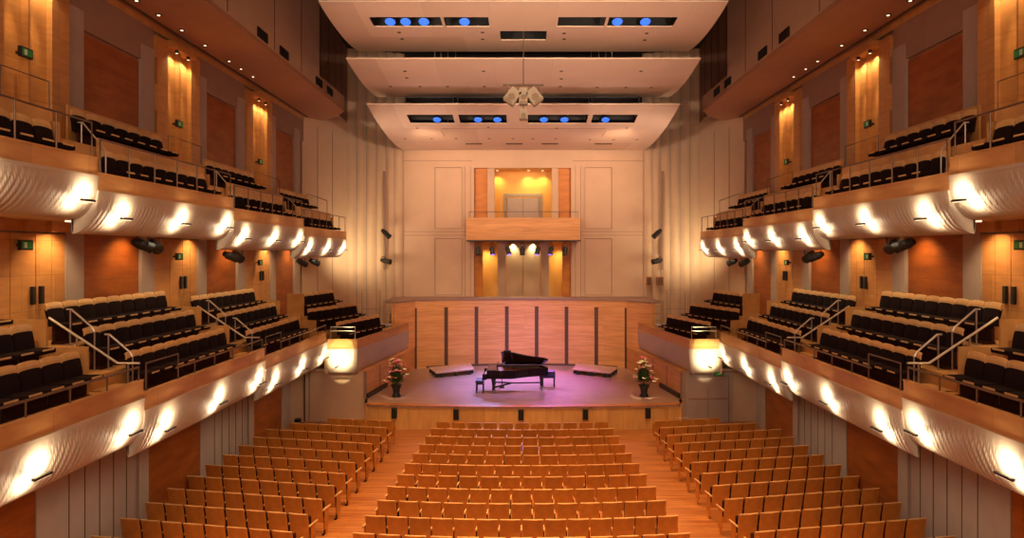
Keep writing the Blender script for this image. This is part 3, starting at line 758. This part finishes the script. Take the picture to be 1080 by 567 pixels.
KIDS[SS.name] = list(SS.children)
KIDS[BS.name] = list(BS.children)
far = []           # the rows too far to be in the 300 largest
for k in range(11):                      # centre block, k = 0 is the row next to the stage
    Y0 = 23.62 - .952*k
    hw = 3.1 + .055*k
    cnt = round(2*hw/(.528 if k % 2 else .55))
    pitch = 2*hw/cnt
    for q in range(cnt):
        x = -hw + pitch*(q+.5) - .04; y = Y0 + x*x/52.
        rz = math.atan(x/26.)
        if k == 0: far.append((x, y, rz)); continue
        end = -1 if q == 0 else (1 if q == cnt-1 else 0)
        put_sseat(x, y, rz, f'timber stalls seat, {ORD[q+1]} from left, {ORD[k+1]} row from stage, centre block', 'timber seats in the centre block', -1 if q == 0 else 0)
for s in (-1, 1):
    for k in range(-1, 11):
        xi = 4.93 - .028*k; yi = 14.38 + .95*k
        cnt = 8 if k < 9 else (7 if k == 9 else 5)
        ang = R(10.4)
        pitch = .537
        for q in range(cnt):
            xx = xi + (pitch*(q+.5))*math.cos(ang); yy = yi + (pitch*(q+.5))*math.sin(ang)
            if k >= 5: xx = xi + (pitch*(1-.008*(k-4))*(q+.5))*math.cos(ang)
            rz = ang*s
            if k == -1 and 267 + 700*6.0/yy > 569: continue
            if k == 10: far.append((s*xx, yy, rz)); continue
            put_sseat(s*xx, yy, rz, f'timber stalls seat, {ORD[q+1]} from aisle, {ORD[11-k]} row from stage, {SIDE[s]} block', f'timber seats in the {SIDE[s]} block', -s if (q == 0 and s > 0) or (q == 0 and s < 0 and False) else (0 if q else (1 if s < 0 else -1)))
# the farthest rows, one object
m = MB()
for (x, y, rz) in far:
    T = Matrix.Translation((x, y, 0)) @ Matrix.Rotation(rz, 4, 'Z')
    lean = T @ Matrix.Translation((0, -.02, .3)) @ Matrix.Rotation(R(9), 4, 'X')
    m.box(-.232, .232, -.012, .012, 0, .6, lean)
    m.box(-.20, .20, .05, .16, .40, .78, T); m.box(.238, .262, -.02, .26, .58, .64, T); m.box(.24, .26, 0, .09, 0, .6, T)
o = m.build('theatre_chair', M['seatwood'])
tag(o, 'farthest timber stalls seats directly in front of the stage, nearest row of each block', 'seat', kind='stuff')

# ------------------------------------------------------------------ piano, bench
pz = ZS
pn = empty('grand_piano', (-1.55, 27.95, pz), label='black concert grand piano with half raised lid at centre stage', cat='piano')
# local plan: x along the length (keyboard at x=0), y: 0 audience side (treble), 1.52 bass side
plan = [(0, 0), (0, 1.52), (2.35, 1.52)]
for i in range(9):
    t = i/8; plan.append((2.35+.27*math.sin(t*PI/2*1.0), 1.52-.62*t))
bent = [(2.62, .86), (2.45, .72), (2.1, .60), (1.75, .45), (1.45, .25), (1.2, .08), (.95, .0)]
plan += bent
rim = MB(); zb_, zt_ = .66, 1.0
rim.prism(plan, zb_, zb_+.05)
n = len(plan)
cx, cy = 1.2, .85
inner = [(cx+(x-cx)*.95, cy+(y-cy)*.94) for x, y in plan]
vs = [(x, y, zb_+.05) for x, y in plan]+[(x, y, zt_) for x, y in plan]+[(x, y, zt_) for x, y in inner]+[(x, y, zb_+.05) for x, y in inner]
fs = []
for i in range(n):
    j = (i+1) % n
    fs += [(i, j, n+j, n+i), (n+i, n+j, 2*n+j, 2*n+i), (2*n+i, 2*n+j, 3*n+j, 3*n+i)]
rim.add(vs, fs); rim.build('case', M['piano'], pn)
MB().prism([(cx+(x-cx)*.93, cy+(y-cy)*.92) for x, y in plan if x >= .35 or True], .90, .92).build('soundboard', M['strings'], pn)
# lid, hinged along the bass side
hinge = Matrix.Translation((0, 1.52, 1.01)) @ Matrix.Rotation(R(-28), 4, 'X') @ Matrix.Translation((0, -1.52, 0))
lidpts = [(x, y) for x, y in plan if not (x < .7)]
lidpts = [(.72, 0.0), (.72, 1.52)] + [p for p in plan[2:] ]
lid = MB(); lid.prism(lidpts, 0, .05, hinge); lid.build('lid', M['piano'], pn)
fl = MB(); fl.box(.60, .98, 0.02, 1.5, .035, .075, hinge)
fl.box(.70, 1.02, .0, .06, .0, .12, hinge); fl.build('folded_front_lid', M['piano'], pn)
MB().tube([(1.15, .12, .98), (1.05, .22, 1.66)], .012).build('lid_prop', M['piano'], pn)
MB().box(.02, .40, .06, 1.46, 1.0, 1.02).build('fallboard', M['piano'], pn)
m = MB(); m.bar((.42, .35, 1.0), (.50, .35, 1.24), .02, .7, up=(0, 1, 0)); m.box(.42, .46, .35, 1.15, 1.0, 1.22); m.build('music_desk', M['piano'], pn)
m = MB(); m.box(-.12, .0, .10, 1.42, .70, .735); m.build('keyboard', M['ivory'], pn)
m = MB(); m.box(-.18, .02, .0, .10, .66, .86); m.box(-.18, .02, 1.42, 1.52, .66, .86); m.box(-.2, .0, .0, 1.52, .62, .68); m.build('key_slip', M['piano'], pn)
def legp(x, y):
    T = Matrix.Translation((x, y, 0))
    m = MB(); m.lathe([(.05, .16), (.06, .22), (.05, .30), (.075, .50), (.10, .62), (.11, .67)], 12, T)
    l = m.build('leg', M['piano'], pn, smooth=True)
    MB().lathe([(.02, .0), (.055, .02), (.055, .10), (.03, .16)], 10, T).build('caster', M['steel'], l)
legp(.28, .16); legp(.28, 1.36); legp(2.33, 1.12)
m = MB(); m.bar((.28, .16, .27), (1.0, .62, .36), .05, .06); m.bar((.28, 1.36, .27), (1.0, .72, .36), .05, .06); m.bar((.95, .67, .36), (2.33, 1.12, .30), .06, .05); m.build('stretcher', M['black'], pn)
m = MB(); m.bar((.62, .70, .68), (.62, .72, .18), .03, .04); m.bar((.62, .86, .68), (.62, .84, .18), .03, .04); m.box(.52, .72, .66, .92, .14, .20); m.build('pedal_lyre', M['piano'], pn)
m = MB()
for y in (.70, .78, .86): m.box(.44, .56, y-.02, y+.02, .10, .13)
m.build('pedal', M['railbright'], pn)
bn = empty('piano_bench', (-1.87, 28.55, pz), label='small black padded bench in front of the piano keyboard', cat='bench')
MB().box(-.17, .19, -.36, .36, .44, .54).build('seat', M['benchseat'], bn, bevel=.02)
MB().box(-.15, .17, -.34, .34, .37, .44).build('apron', M['piano'], bn)
for a in (-.13, .15):
    for b in (-.31, .31): MB().bar((a, b, 0), (a, b, .38), .045, .045).build('leg', M['piano'], bn)
c2 = empty('equipment_case', (1.12, 29.75, pz), label='low dark blue case behind the tail of the piano', cat='case')
MB().box(-.30, .30, -.25, .25, .40, .70).build('body', M['benchseat'], c2, bevel=.02)
for a in (-.26, .26): MB().box(a-.03, a+.03, -.2, .2, 0, .42).build('leg', M['black'], c2)

# stage risers
for s in (-1, 1):
    e = empty('stage_riser', (0, 0, pz), label=f'low flat folding riser on the stage floor, {SIDE[s]} of the piano', cat='platform')
    q = [(-4.75, 33.3), (-2.75, 34.55), (-2.45, 32.75), (-4.15, 31.7)]
    q = [(s*-x, y) for x, y in q]
    MB().prism(q, .19, .24).build('deck', M['risertop'], e)
    for i in range(4):
        a = Vector(q[i]); b = Vector(q[(i+1) % 4])
        for t in ((.1, .5, .9) if i == 3 or i == 2 else (.15, .85)):
            p = a.lerp(b, t); p = p.lerp(Vector((sum(c[0] for c in q)/4, sum(c[1] for c in q)/4)), .08)
            MB().box(p.x-.09, p.x+.09, p.y-.07, p.y+.07, 0, .19).build('foot', M['black'], e)

h = empty('handrail', (5.85, 25.35, 0), label='short pale handrail in front of the right stage corner', cat='railing')
MB().tube([(0, 0, 0), (0, 0, .62), (.45, 0, .62)], .02).build('bent_tube', M['railbright'], h)
b = MB().box(-9.08, -8.86, 26.3, 26.5, 0, .34).build('floor_speaker', M['black'], bevel=.01)
tag(b, 'small black box on the floor by the wall, beyond the left block of chairs', 'speaker')
MB().box(-9.05, -8.89, 26.292, 26.30, .04, .30).build('grille', M['void'], b)
for s in (-1, 1):
    e = empty('wall_lamp', (s*9.42, 18.7, .50), label=f'small dark fitting low on the {SIDE[s]} rust panel beside the chairs', cat='lamp')
    MB().lathe([(.05, 0), (.13, .03), (.15, .10), (.10, .17), (.03, .19)], 12, Matrix.Rotation(-s*PI/2, 4, 'Y')).build('shade', M['black'], e)
    MB().box(-.03, .03, -.03, .03, -.18, .02).build('bracket', M['black'], e)
# flower arrangements
def bouquet(s, x, y):
    rnd = random.Random(11+s)
    e = empty('flower_arrangement', (x, y, pz), label=f'tall vase of pink and white flowers at the {SIDE[s]} side of the stage', cat='flowers')
    MB().lathe([(.16, 0), (.20, .03), (.13, .12), (.15, .30), (.22, .46), (.24, .50)], 16).build('vase', M['black'], e, smooth=True)
    lf = MB(); stm = MB()
    for i in range(170):
        a = rnd.uniform(0, 2*PI); el = rnd.uniform(.15, 1.5); r = rnd.uniform(.24, .46)
        d = Vector((math.cos(a)*math.cos(el), math.sin(a)*math.cos(el), math.sin(el)*1.6))
        p0 = Vector((0, 0, .5)) + d*r*.5; p1 = Vector((0, 0, .5)) + d*r*1.25
        side = d.cross(Vector((0, 0, 1))).normalized()*.04
        mid = (p0+p1)/2 + Vector((0, 0, .03))
        lf.add([p0, mid-side, p1, mid+side, mid+Vector((0, 0, .012))], [(0, 1, 4), (1, 2, 4), (2, 3, 4), (3, 0, 4)])
    for i in range(16):
        a = rnd.uniform(0, 2*PI); r = rnd.uniform(.05, .35); h = rnd.uniform(.9, 1.45)
        stm.tube([(0, 0, .45), (math.cos(a)*r*.5, math.sin(a)*r*.5, h*.75), (math.cos(a)*r, math.sin(a)*r, h)], .008, 4)
    lf.build('leaves', M['leaf'], e, recalc=False); stm.build('stems', M['leaf'], e)
    for nm, mt, cnt in (('pink_blossoms', 'petal_pink', 44), ('white_blossoms', 'petal_white', 26), ('yellow_blossoms', 'petal_yellow', 9)):
        m = MB()
        for i in range(cnt):
            a = rnd.uniform(0, 2*PI); el = rnd.uniform(.0, 1.5); r = rnd.uniform(.36, .54)
            c = Vector((math.cos(a)*math.cos(el)*r, math.sin(a)*math.cos(el)*r, .62+math.sin(el)*r*1.9))
            if nm.startswith('yellow'): c = Vector((rnd.uniform(-.2, .2), rnd.uniform(-.2, .2), rnd.uniform(1.25, 1.55)))
            rr = rnd.uniform(.055, .09)
            for k in range(5):
                b = 2*PI*k/5 + a; d = Vector((math.cos(b), math.sin(b), .5)).normalized(); sd = d.cross(Vector((0, 0, 1))).normalized()*rr*.5
                p = c + d*rr*1.4
                m.add([c-Vector((0, 0, rr*.4)), c+d*rr*.8-sd, p, c+d*rr*.8+sd, c+d*rr*.7+Vector((0, 0, rr*.3))], [(0, 1, 4), (1, 2, 4), (2, 3, 4), (3, 0, 4), (0, 3, 2, 1)])
        m.build(nm, M[mt], e)
    spot((x*.98, y-1.5, 12.5), (x, y, ZS+.2), 4500, (1, .78, .48), 6, .4, .05)
bouquet(-1, -5.28, 27.6); bouquet(1, 5.02, 27.6)

# ------------------------------------------------------------------ canopies
def canopy(idx, Ya, Yb_, za, zb2, W, sag, holes, label):
    e = empty('acoustic_canopy', (0, Ya, za), label=label, cat='ceiling panel')
    xs = sorted(set([-W, W] + [h[0] for h in holes] + [h[1] for h in holes] + [-W+2*W*i/12 for i in range(13)]))
    ys = sorted(set([Ya, Yb_] + [h[2] for h in holes] + [h[3] for h in holes] + [Ya+(Yb_-Ya)*i/12 for i in range(13)]))
    def zz(y):
        t = (y-Ya)/(Yb_-Ya); return za + (zb2-za)*t - sag*4*t*(1-t)
    V = [(x, y-Ya, zz(y)-za) for y in ys for x in xs]; nx = len(xs); F = []
    for j in range(len(ys)-1):
        for i in range(nx-1):
            cx, cy = (xs[i]+xs[i+1])/2, (ys[j]+ys[j+1])/2
            if any(h[0] < cx < h[1] and h[2] < cy < h[3] for h in holes): continue
            F.append((j*nx+i, j*nx+i+1, (j+1)*nx+i+1, (j+1)*nx+i))
    o = MB().add(V, F).build('panel', M['canopy'], e, recalc=False)
    sm = o.modifiers.new('thick', 'SOLIDIFY'); sm.thickness = .04; sm.offset = 1
    m = MB(); m.bar((-W, -.01, .015), (W, -.01, .015), .02, .05); m.build('front_lip', M['canopy'], e)
    for h in holes:
        m = MB(); z1 = zz(h[2])-za
        m.box(h[0]-.04, h[1]+.04, h[2]-Ya-.04, h[3]-Ya+.55, z1+.75, z1+.8)
        m.box(h[0]-.05, h[0]-.02, h[2]-Ya, h[3]-Ya, z1+.1, z1+.75); m.box(h[1]+.02, h[1]+.05, h[2]-Ya, h[3]-Ya, z1+.1, z1+.75)
        m.box(h[0]-.04, h[1]+.04, h[3]-Ya+.52, h[3]-Ya+.55, z1+.1, z1+.75)
        m.build('slot_housing', M['black'], e)
    for x in (-W*.55, W*.55):
        for y in ((Ya+.8, Yb_-.8) if idx == 1 else (Yb_-2.9 if idx == 2 else Yb_-4.5, Yb_-.8)):
            MB().tube([(x, y-Ya, zz(y)-za+.1), (x, y-Ya, 18-za)], .02, 5).build('suspension_cable', M['steel'], e)
    return e, zz
H1 = [(-5.3, -2.85, 22.75, 23.55), (-2.75, -1.2, 22.75, 23.55), (1.2, 2.85, 22.75, 23.55), (2.95, 5.3, 22.75, 23.55), (-.85, .85, 23.95, 25.0)]
H3 = [(-5.2, -3.15, 29.5, 30.6), (-2.9, -.75, 29.5, 30.6), (.2, 2.9, 29.5, 30.6), (3.1, 5.1, 29.5, 30.6)]
c1, z1f = canopy(1, 21.7, 27.0, 15.12, 15.1, 6.7, .2, H1, 'largest pale hanging canopy at the top, with long lighting slots')
c2_, z2f = canopy(2, 25.1, 30.5, 14.25, 14.08, 6.7, .2, [], 'middle pale hanging canopy, plain without lighting slots')
c3, z3f = canopy(3, 28.4, 36.9, 13.27, 12.65, 6.7, .3, H3, 'lowest pale canopy nearest the rear wall, with four lighting slots')
def dots(e, zz, Ya, za, pts, r=.07):
    for (px, py) in pts:
        # find the point on the canopy seen at this place
        Y = Ya
        for _ in range(12): Y = 700*(zz(Y)-ZC)/(267-py)
        X = (px-552)*Y/700
        MB().lathe([(r, -.012), (r, .0)], 10, Matrix.Translation((X, Y-Ya, zz(Y)-za-.002))).build('downlight_opening', M['seam'], e)
dots(c1, z1f, 21.7, 15.12, [(421, 34), (424, 41), (509, 34), (509, 41), (595, 35), (595, 41), (682, 35), (680, 42)])
dots(c2_, z2f, 25.1, 14.25, [(427, 75), (429, 82), (412, 91), (443, 91), (472, 91), (510, 75), (511, 91), (592, 75), (592, 83), (591, 91), (630, 92), (660, 92), (687, 92), (676, 75)])
dots(c3, z3f, 28.4, 13.27, [(440, 135), (515, 134), (587, 135), (661, 135), (427, 146), (455, 146), (481, 146), (516, 146), (541, 146), (562, 146), (586, 146), (622, 147), (647, 147), (672, 147)])
for (a, b) in ((-3.0, -2.15), (-.9, -.05), (.95, 1.8), (3.7, 4.6)):
    MB().box(a, b, 5.9, 6.15, z3f(28.4+6)-13.27-.02, z3f(28.4+6)-13.27-.0).build('vent_slit', M['seam'], c3)
m = MB(); frame_y = 4.0
for (x0_, x1_, y0_, y1_) in ((-3.9, 3.9, 2.9, 2.93), (-3.9, -3.87, 2.9, 5.5), (3.87, 3.9, 2.9, 5.5)):
    m.box(x0_, x1_, y0_, y1_, z3f(28.4+(y0_+y1_)/2)-13.27-.012, z3f(28.4+(y0_+y1_)/2)-13.27-.002)
m.build('hatch_outline', M['gallery'], c3)
# lamps standing in the slots
lid_ = 0
wh_ = {0: 'first', 1: 'second', 2: 'third', 3: 'fourth', 4: 'fifth'}
for nm_, Ls, zf, lab in (('a', [(-4.75, 23.70), (-4.2, 23.70), (-3.55, 23.70), (-2.1, 23.70), (3.35, 23.70), (4.35, 23.70)], z1f, 'largest canopy'),
                    ('b', [(-4.0, 30.76), (-2.1, 30.76), (-1.2, 30.76), (.95, 30.76), (1.9, 30.76), (3.8, 30.76)], z3f, 'lowest canopy')):
    for i, (x, y) in enumerate(Ls):
        T = Matrix.Rotation(R(-25), 4, 'X')
        e = empty('slot_spotlight', (x, y, zf(y)+.28), label=f'blue lensed spotlight in the slots of the {lab}, {ORD[i+1]} from left', cat='spotlight', group='blue spotlights in the canopy slots')
        MB().lathe([(.20, -.06), (.20, .0), (.15, .16), (.08, .25)], 14, T).build('housing', M['black'], e)
        MB().lathe([(.17, -.085), (.19, -.06)], 14, T).build('lens', M['bluelamp'], e)
        MB().tube([(0, 0, .2), (0, 0, .46)], .02, 5).build('yoke', M['black'], e)

# speaker cluster hung in the middle
sp = empty('speaker_cluster', (0, 24.45, 0), label='pale loudspeaker cluster hung at the centre below the middle canopy', cat='speaker')
zc = lambda py: ZC + (267-py)*24.45/700
def spk(x, z, w, h, ang, nm='speaker_box'):
    T = Matrix.Translation((x, 0, z)) @ Matrix.Rotation(R(ang), 4, 'Y')
    o = MB().box(-w/2, w/2, -.2, .2, -h/2, h/2, T).build(nm, M['speakergrey'], sp, bevel=.015)
    MB().lathe([(w*.30, .0), (w*.32, .02)], 16, T @ Matrix.Translation((0, -.2, -.06)) @ Matrix.Rotation(R(90), 4, 'X')).build('cone', M['cone'], o)
    MB().box(-w*.38, w*.38, -.212, -.2, -h*.46, -h*.34, T).build('horn', M['cone'], o)
spk(-.40, zc(102), .44, .58, 38); spk(.40, zc(102), .44, .58, -38); spk(0, zc(102), .32, .60, 0)
spk(0, zc(121), .30, .38, 0, 'lower_speaker_box')
m = MB(); m.box(-.75, .75, -.05, .05, zc(90.5), zc(89)); m.box(-.6, -.55, -.04, .04, zc(96), zc(90)); m.box(.55, .6, -.04, .04, zc(96), zc(90)); m.build('hanging_frame', M['rail'], sp)
m = MB(); m.tube([(0, .05, zc(90)), (0, .05, 15.55)], .02, 5); m.tube([(0, 0, zc(118)), (0, 0, zc(108))], .02, 5); m.build('hanging_rod', M['rail'], sp)

# ------------------------------------------------------------------ theatre spotlights
def fixture(name, loc, aim, label, group, lens='black', L=.42, r=.11, mount=(0, 0, .3)):
    e = empty(name, loc, label=label, cat='spotlight', group=group)
    q = Vector(aim).normalized().to_track_quat('-Z', 'Y').to_matrix().to_4x4()
    MB().lathe([(r*1.1, -L/2), (r, -L/2+.08), (r*.95, L*.2), (r*.6, L/2)], 14, q).build('body', M['black'], e)
    MB().lathe([(r*.8, -L/2-.012), (r*.9, -L/2)], 14, q).build('lens', M[lens], e)
    md = Vector(mount)
    m = MB(); m.tube([(r*1.15, 0, 0), tuple(Vector((r*1.15, 0, 0))+md*.5), tuple(md)], .018, 5); m.tube([(-r*1.15, 0, 0), tuple(Vector((-r*1.15, 0, 0))+md*.5), tuple(md)], .018, 5)
    m.build('yoke', M['black'], e)
    return e
for i, px in enumerate((504, 519, 536, 551, 567, 581, 596)):
    x = (px-552)*35.4/700
    fixture('stage_spotlight', (x, YB-1.45, 7.05), (x*.1+(.3 if i < 3 else -.3)*(i != 3), -.3, -1), f'black spotlight hanging below the rear gallery, {ORD[i+1]} of seven from left', 'spotlights below the rear gallery',
            'violetlamp' if i in (1, 2, 4, 5) else 'black', .46, .13, (0, .1, .45))
pr = tag(MB().tube([(-2.9, YB-1.38, 7.55), (2.9, YB-1.38, 7.55)], .025).build('lighting_bar', M['black']), 'thin horizontal lighting bar below the rear gallery box', 'bar')
for s in (-1, 1):
    for j, (px, py) in enumerate(((407, 246), (407, 275))):
        x = s*(552-px)*35.9/700 + (0 if s < 0 else -.2); z = ZC+(267-py)*35.9/700
        fixture('tower_spotlight', (x, 35.85, z), (-s*.8 if 1 else 0, -.35, -.7 if j == 0 else -.15), f'black spotlight fixed on the {SIDE[s]} pleated tower, {"upper" if j == 0 else "lower"} of two', 'spotlights on the pleated towers', 'black', .62, .14, (s*.25, .35, .25))
        MB_ = None
    MB().box(s*7.58, s*7.66, 36.3, 36.5, 6.0, 11.4).build('lighting_mast', M['taupe'])
    o = bpy.context.scene.collection.objects[-1] if False else None
for o in [o for o in COL.objects if o.name.startswith('lighting_mast')]:
    tag(o, f'narrow vertical mast on the {"left" if o.data.vertices[0].co.x < 0 else "right"} pleated tower carrying two spotlights', 'mast')
for i, x in enumerate((6.85, 7.45)):
    b = MB().box(x-.13-.05*i, x+.13+.05*i, 36.1, 36.35, 5.15, 5.62).build('wall_speaker', M['rust'], bevel=.01)
    tag(b, ['small dark square box on the right tower, closest to the rear wall', 'wider dark box on the right tower, beside the small square one'][i], 'speaker')
    MB().box(x-.09-.04*i, x+.09+.04*i, 36.09, 36.10, 5.2, 5.57).build('grille', M['seam'], b)
for s in (-1, 1):
    for j, (y, n2, kk) in enumerate(((16.9, 2, 1), (21.9, 2, 2), (28.6, 1, 3), (30.3, 1, 3))):
        zb = 8.88-.305*kk - .36 - .82 - .02
        for q in range(n2):
            yy = y + (q-.5*(n2-1))*.55
            lab = {(0,0):'nearer of the pair under the second', (0,1):'farther of the pair under the second'}
            fixture('balcony_spotlight', (s*9.55, yy, zb-.26), (-s*.5, .9 - 1.3*q, -.35), f'black spotlight hung beneath the upper {SIDE[s]} balcony, {ORD[[6,4,2,1][j]-q]} from the stage', 'spotlights beneath the upper balconies', 'black', .5, .13, (0, 0, (7.55 if kk == 3 else 7.66)-zb+.26))

# ------------------------------------------------------------------ light
W_ = (1.0, .66, .38)
# house lights: ceiling lamps over stalls
for (x, y) in [(-2.5, 11), (2.5, 11), (-2.5, 15), (2.5, 15), (-2.5, 19.5), (2.5, 19.5)]:
    spot((x, y, 17.3), (x*.8, y+.5, 0), 4300, (1, .58, .25), 52, .9, .5, 'house_light')
for (x, y) in [(-6.5, 14), (6.5, 14), (-6.5, 20), (6.5, 20)]:
    spot((x, y, 17.3), (x*1.0, y+.5, 0), 1500, (1, .52, .22), 62, 1, .5, 'house_light')
for x in (-3.2, 3.2):
    spot((x, 16, 17.3), (x, 25.7, .5), 3000, (1, .60, .28), 32, 1, .3, 'house_light')  # pair added to brighten the stage front
area((0, -2.5, 12), (0, 25, 7), 16, 8, 1100, (1, .64, .42), 'rear_fill_light')  # broad unseen panel added behind the camera as frontal fill
# lamps above the canopy slots lighting the stage
for x in (-4.2, -2.1, 2.1, 4.35):
    spot((x, 23.3, 14.72), (x*1.25, 34.5, 3.2), 1900, (1, .66, .38), 36, .9, .15, 'stage_light')
for x in (-3.5, 3.4):
    spot((x, 23.3, 14.72), (x*1.4, 27.6, ZS), 500, (1, .64, .34), 30, 1, .15, 'stage_light')
for x, c in ((-3.1, (.36, .28, 1)), (3.1, (.56, .28, 1))):
    spot((x, 23.3, 14.72), (x*.35, 34.6, ZS+1.2), 4800, c, 24, 1, .1, 'stage_violet_light')
    spot((x, 23.3, 14.72), (x*.2, 29.8, ZS), 4200, c, 30, 1, .1, 'stage_violet_light')
for x, c in ((-2.3, (.34, .34, 1)), (1.9, (.8, .2, 1)), (-.9, (.36, .40, 1))):
    spot((x, YB-1.9, 6.85), (x*.5, 30.6, ZS), 2000, c, 62, 1, .1, 'stage_violet_light')
# wall washers
for s in (-1, 1):
    spot((s*5.2, 30.5, 12.2), (s*3.0, 37, 9), 800, (1, .60, .34), 110, 1, .3, 'wall_wash')
    spot((s*8.7, 33.9, 6.3), (s*8.9, 36.3, 7.9), 360, (1, .76, .42), 150, 1, .6, 'tower_wash')
    # unseen spots added without fixtures to light the canopies from below
    spot((s*7.6, 7.5, 9.6), (s*1.0, 27, 14.6), 6800, (1, .71, .50), 44, 1, .3, 'canopy_wash')
    spot((s*8.2, 29.5, 9.4), (s*2.5, 32.5, 13.0), 420, (1, .70, .50), 110, 1, .4, 'canopy_wash')
# niche lamps
for x in (-1.5, .3, 1.1):
    spot((x, YB+1.1, NZ-.08), (x, YB+1.35, 8.5), 80, (1, .72, .25), 120, .9, .05, 'niche_lamp')
    MB_l = MB().lathe([(.06, -.03), (.07, 0)], 10, Matrix.Translation((x, YB+1.1, NZ-.0))).build('niche_downlight', M['lamp'])
    tag(MB_l, f'glowing downlight in the top of the central niche, {"left" if x < 0 else ("middle" if x < .5 else "right")} of three', 'downlight')
for x in (-2.15, -.6, .55, 2.1):
    spot((x, YB+.9, 7.45), (x, YB+1.2, 4.5), 130, (1, .78, .36), 110, .9, .05, 'niche_lamp')

wd = bpy.data.worlds.new('hall'); SC.world = wd; wd.use_nodes = True
bg = wd.node_tree.nodes['Background']; bg.inputs[0].default_value = (1.0, .62, .42, 1); bg.inputs[1].default_value = .25

# ------------------------------------------------------------------ camera
cam = bpy.data.cameras.new('camera'); co = bpy.data.objects.new('camera', cam); COL.objects.link(co)
co.location = (0, 0, ZC); co.rotation_euler = (R(90), 0, 0)
cam.sensor_width = 36; cam.lens = 36*700/1080
cam.shift_x = -12/1080; cam.shift_y = -16.5/1080; cam.clip_start = .05; cam.clip_end = 200
SC.camera = co
vs_ = SC.view_settings; vs_.view_transform = 'Standard'; vs_.look = 'None'; vs_.gamma = 1; vs_.exposure = .30; vs_.use_curve_mapping = False
SC.cycles.max_bounces = 8; SC.cycles.diffuse_bounces = 5; SC.cycles.caustics_reflective = False; SC.cycles.caustics_refractive = False
SC.cycles.sample_clamp_indirect = 4
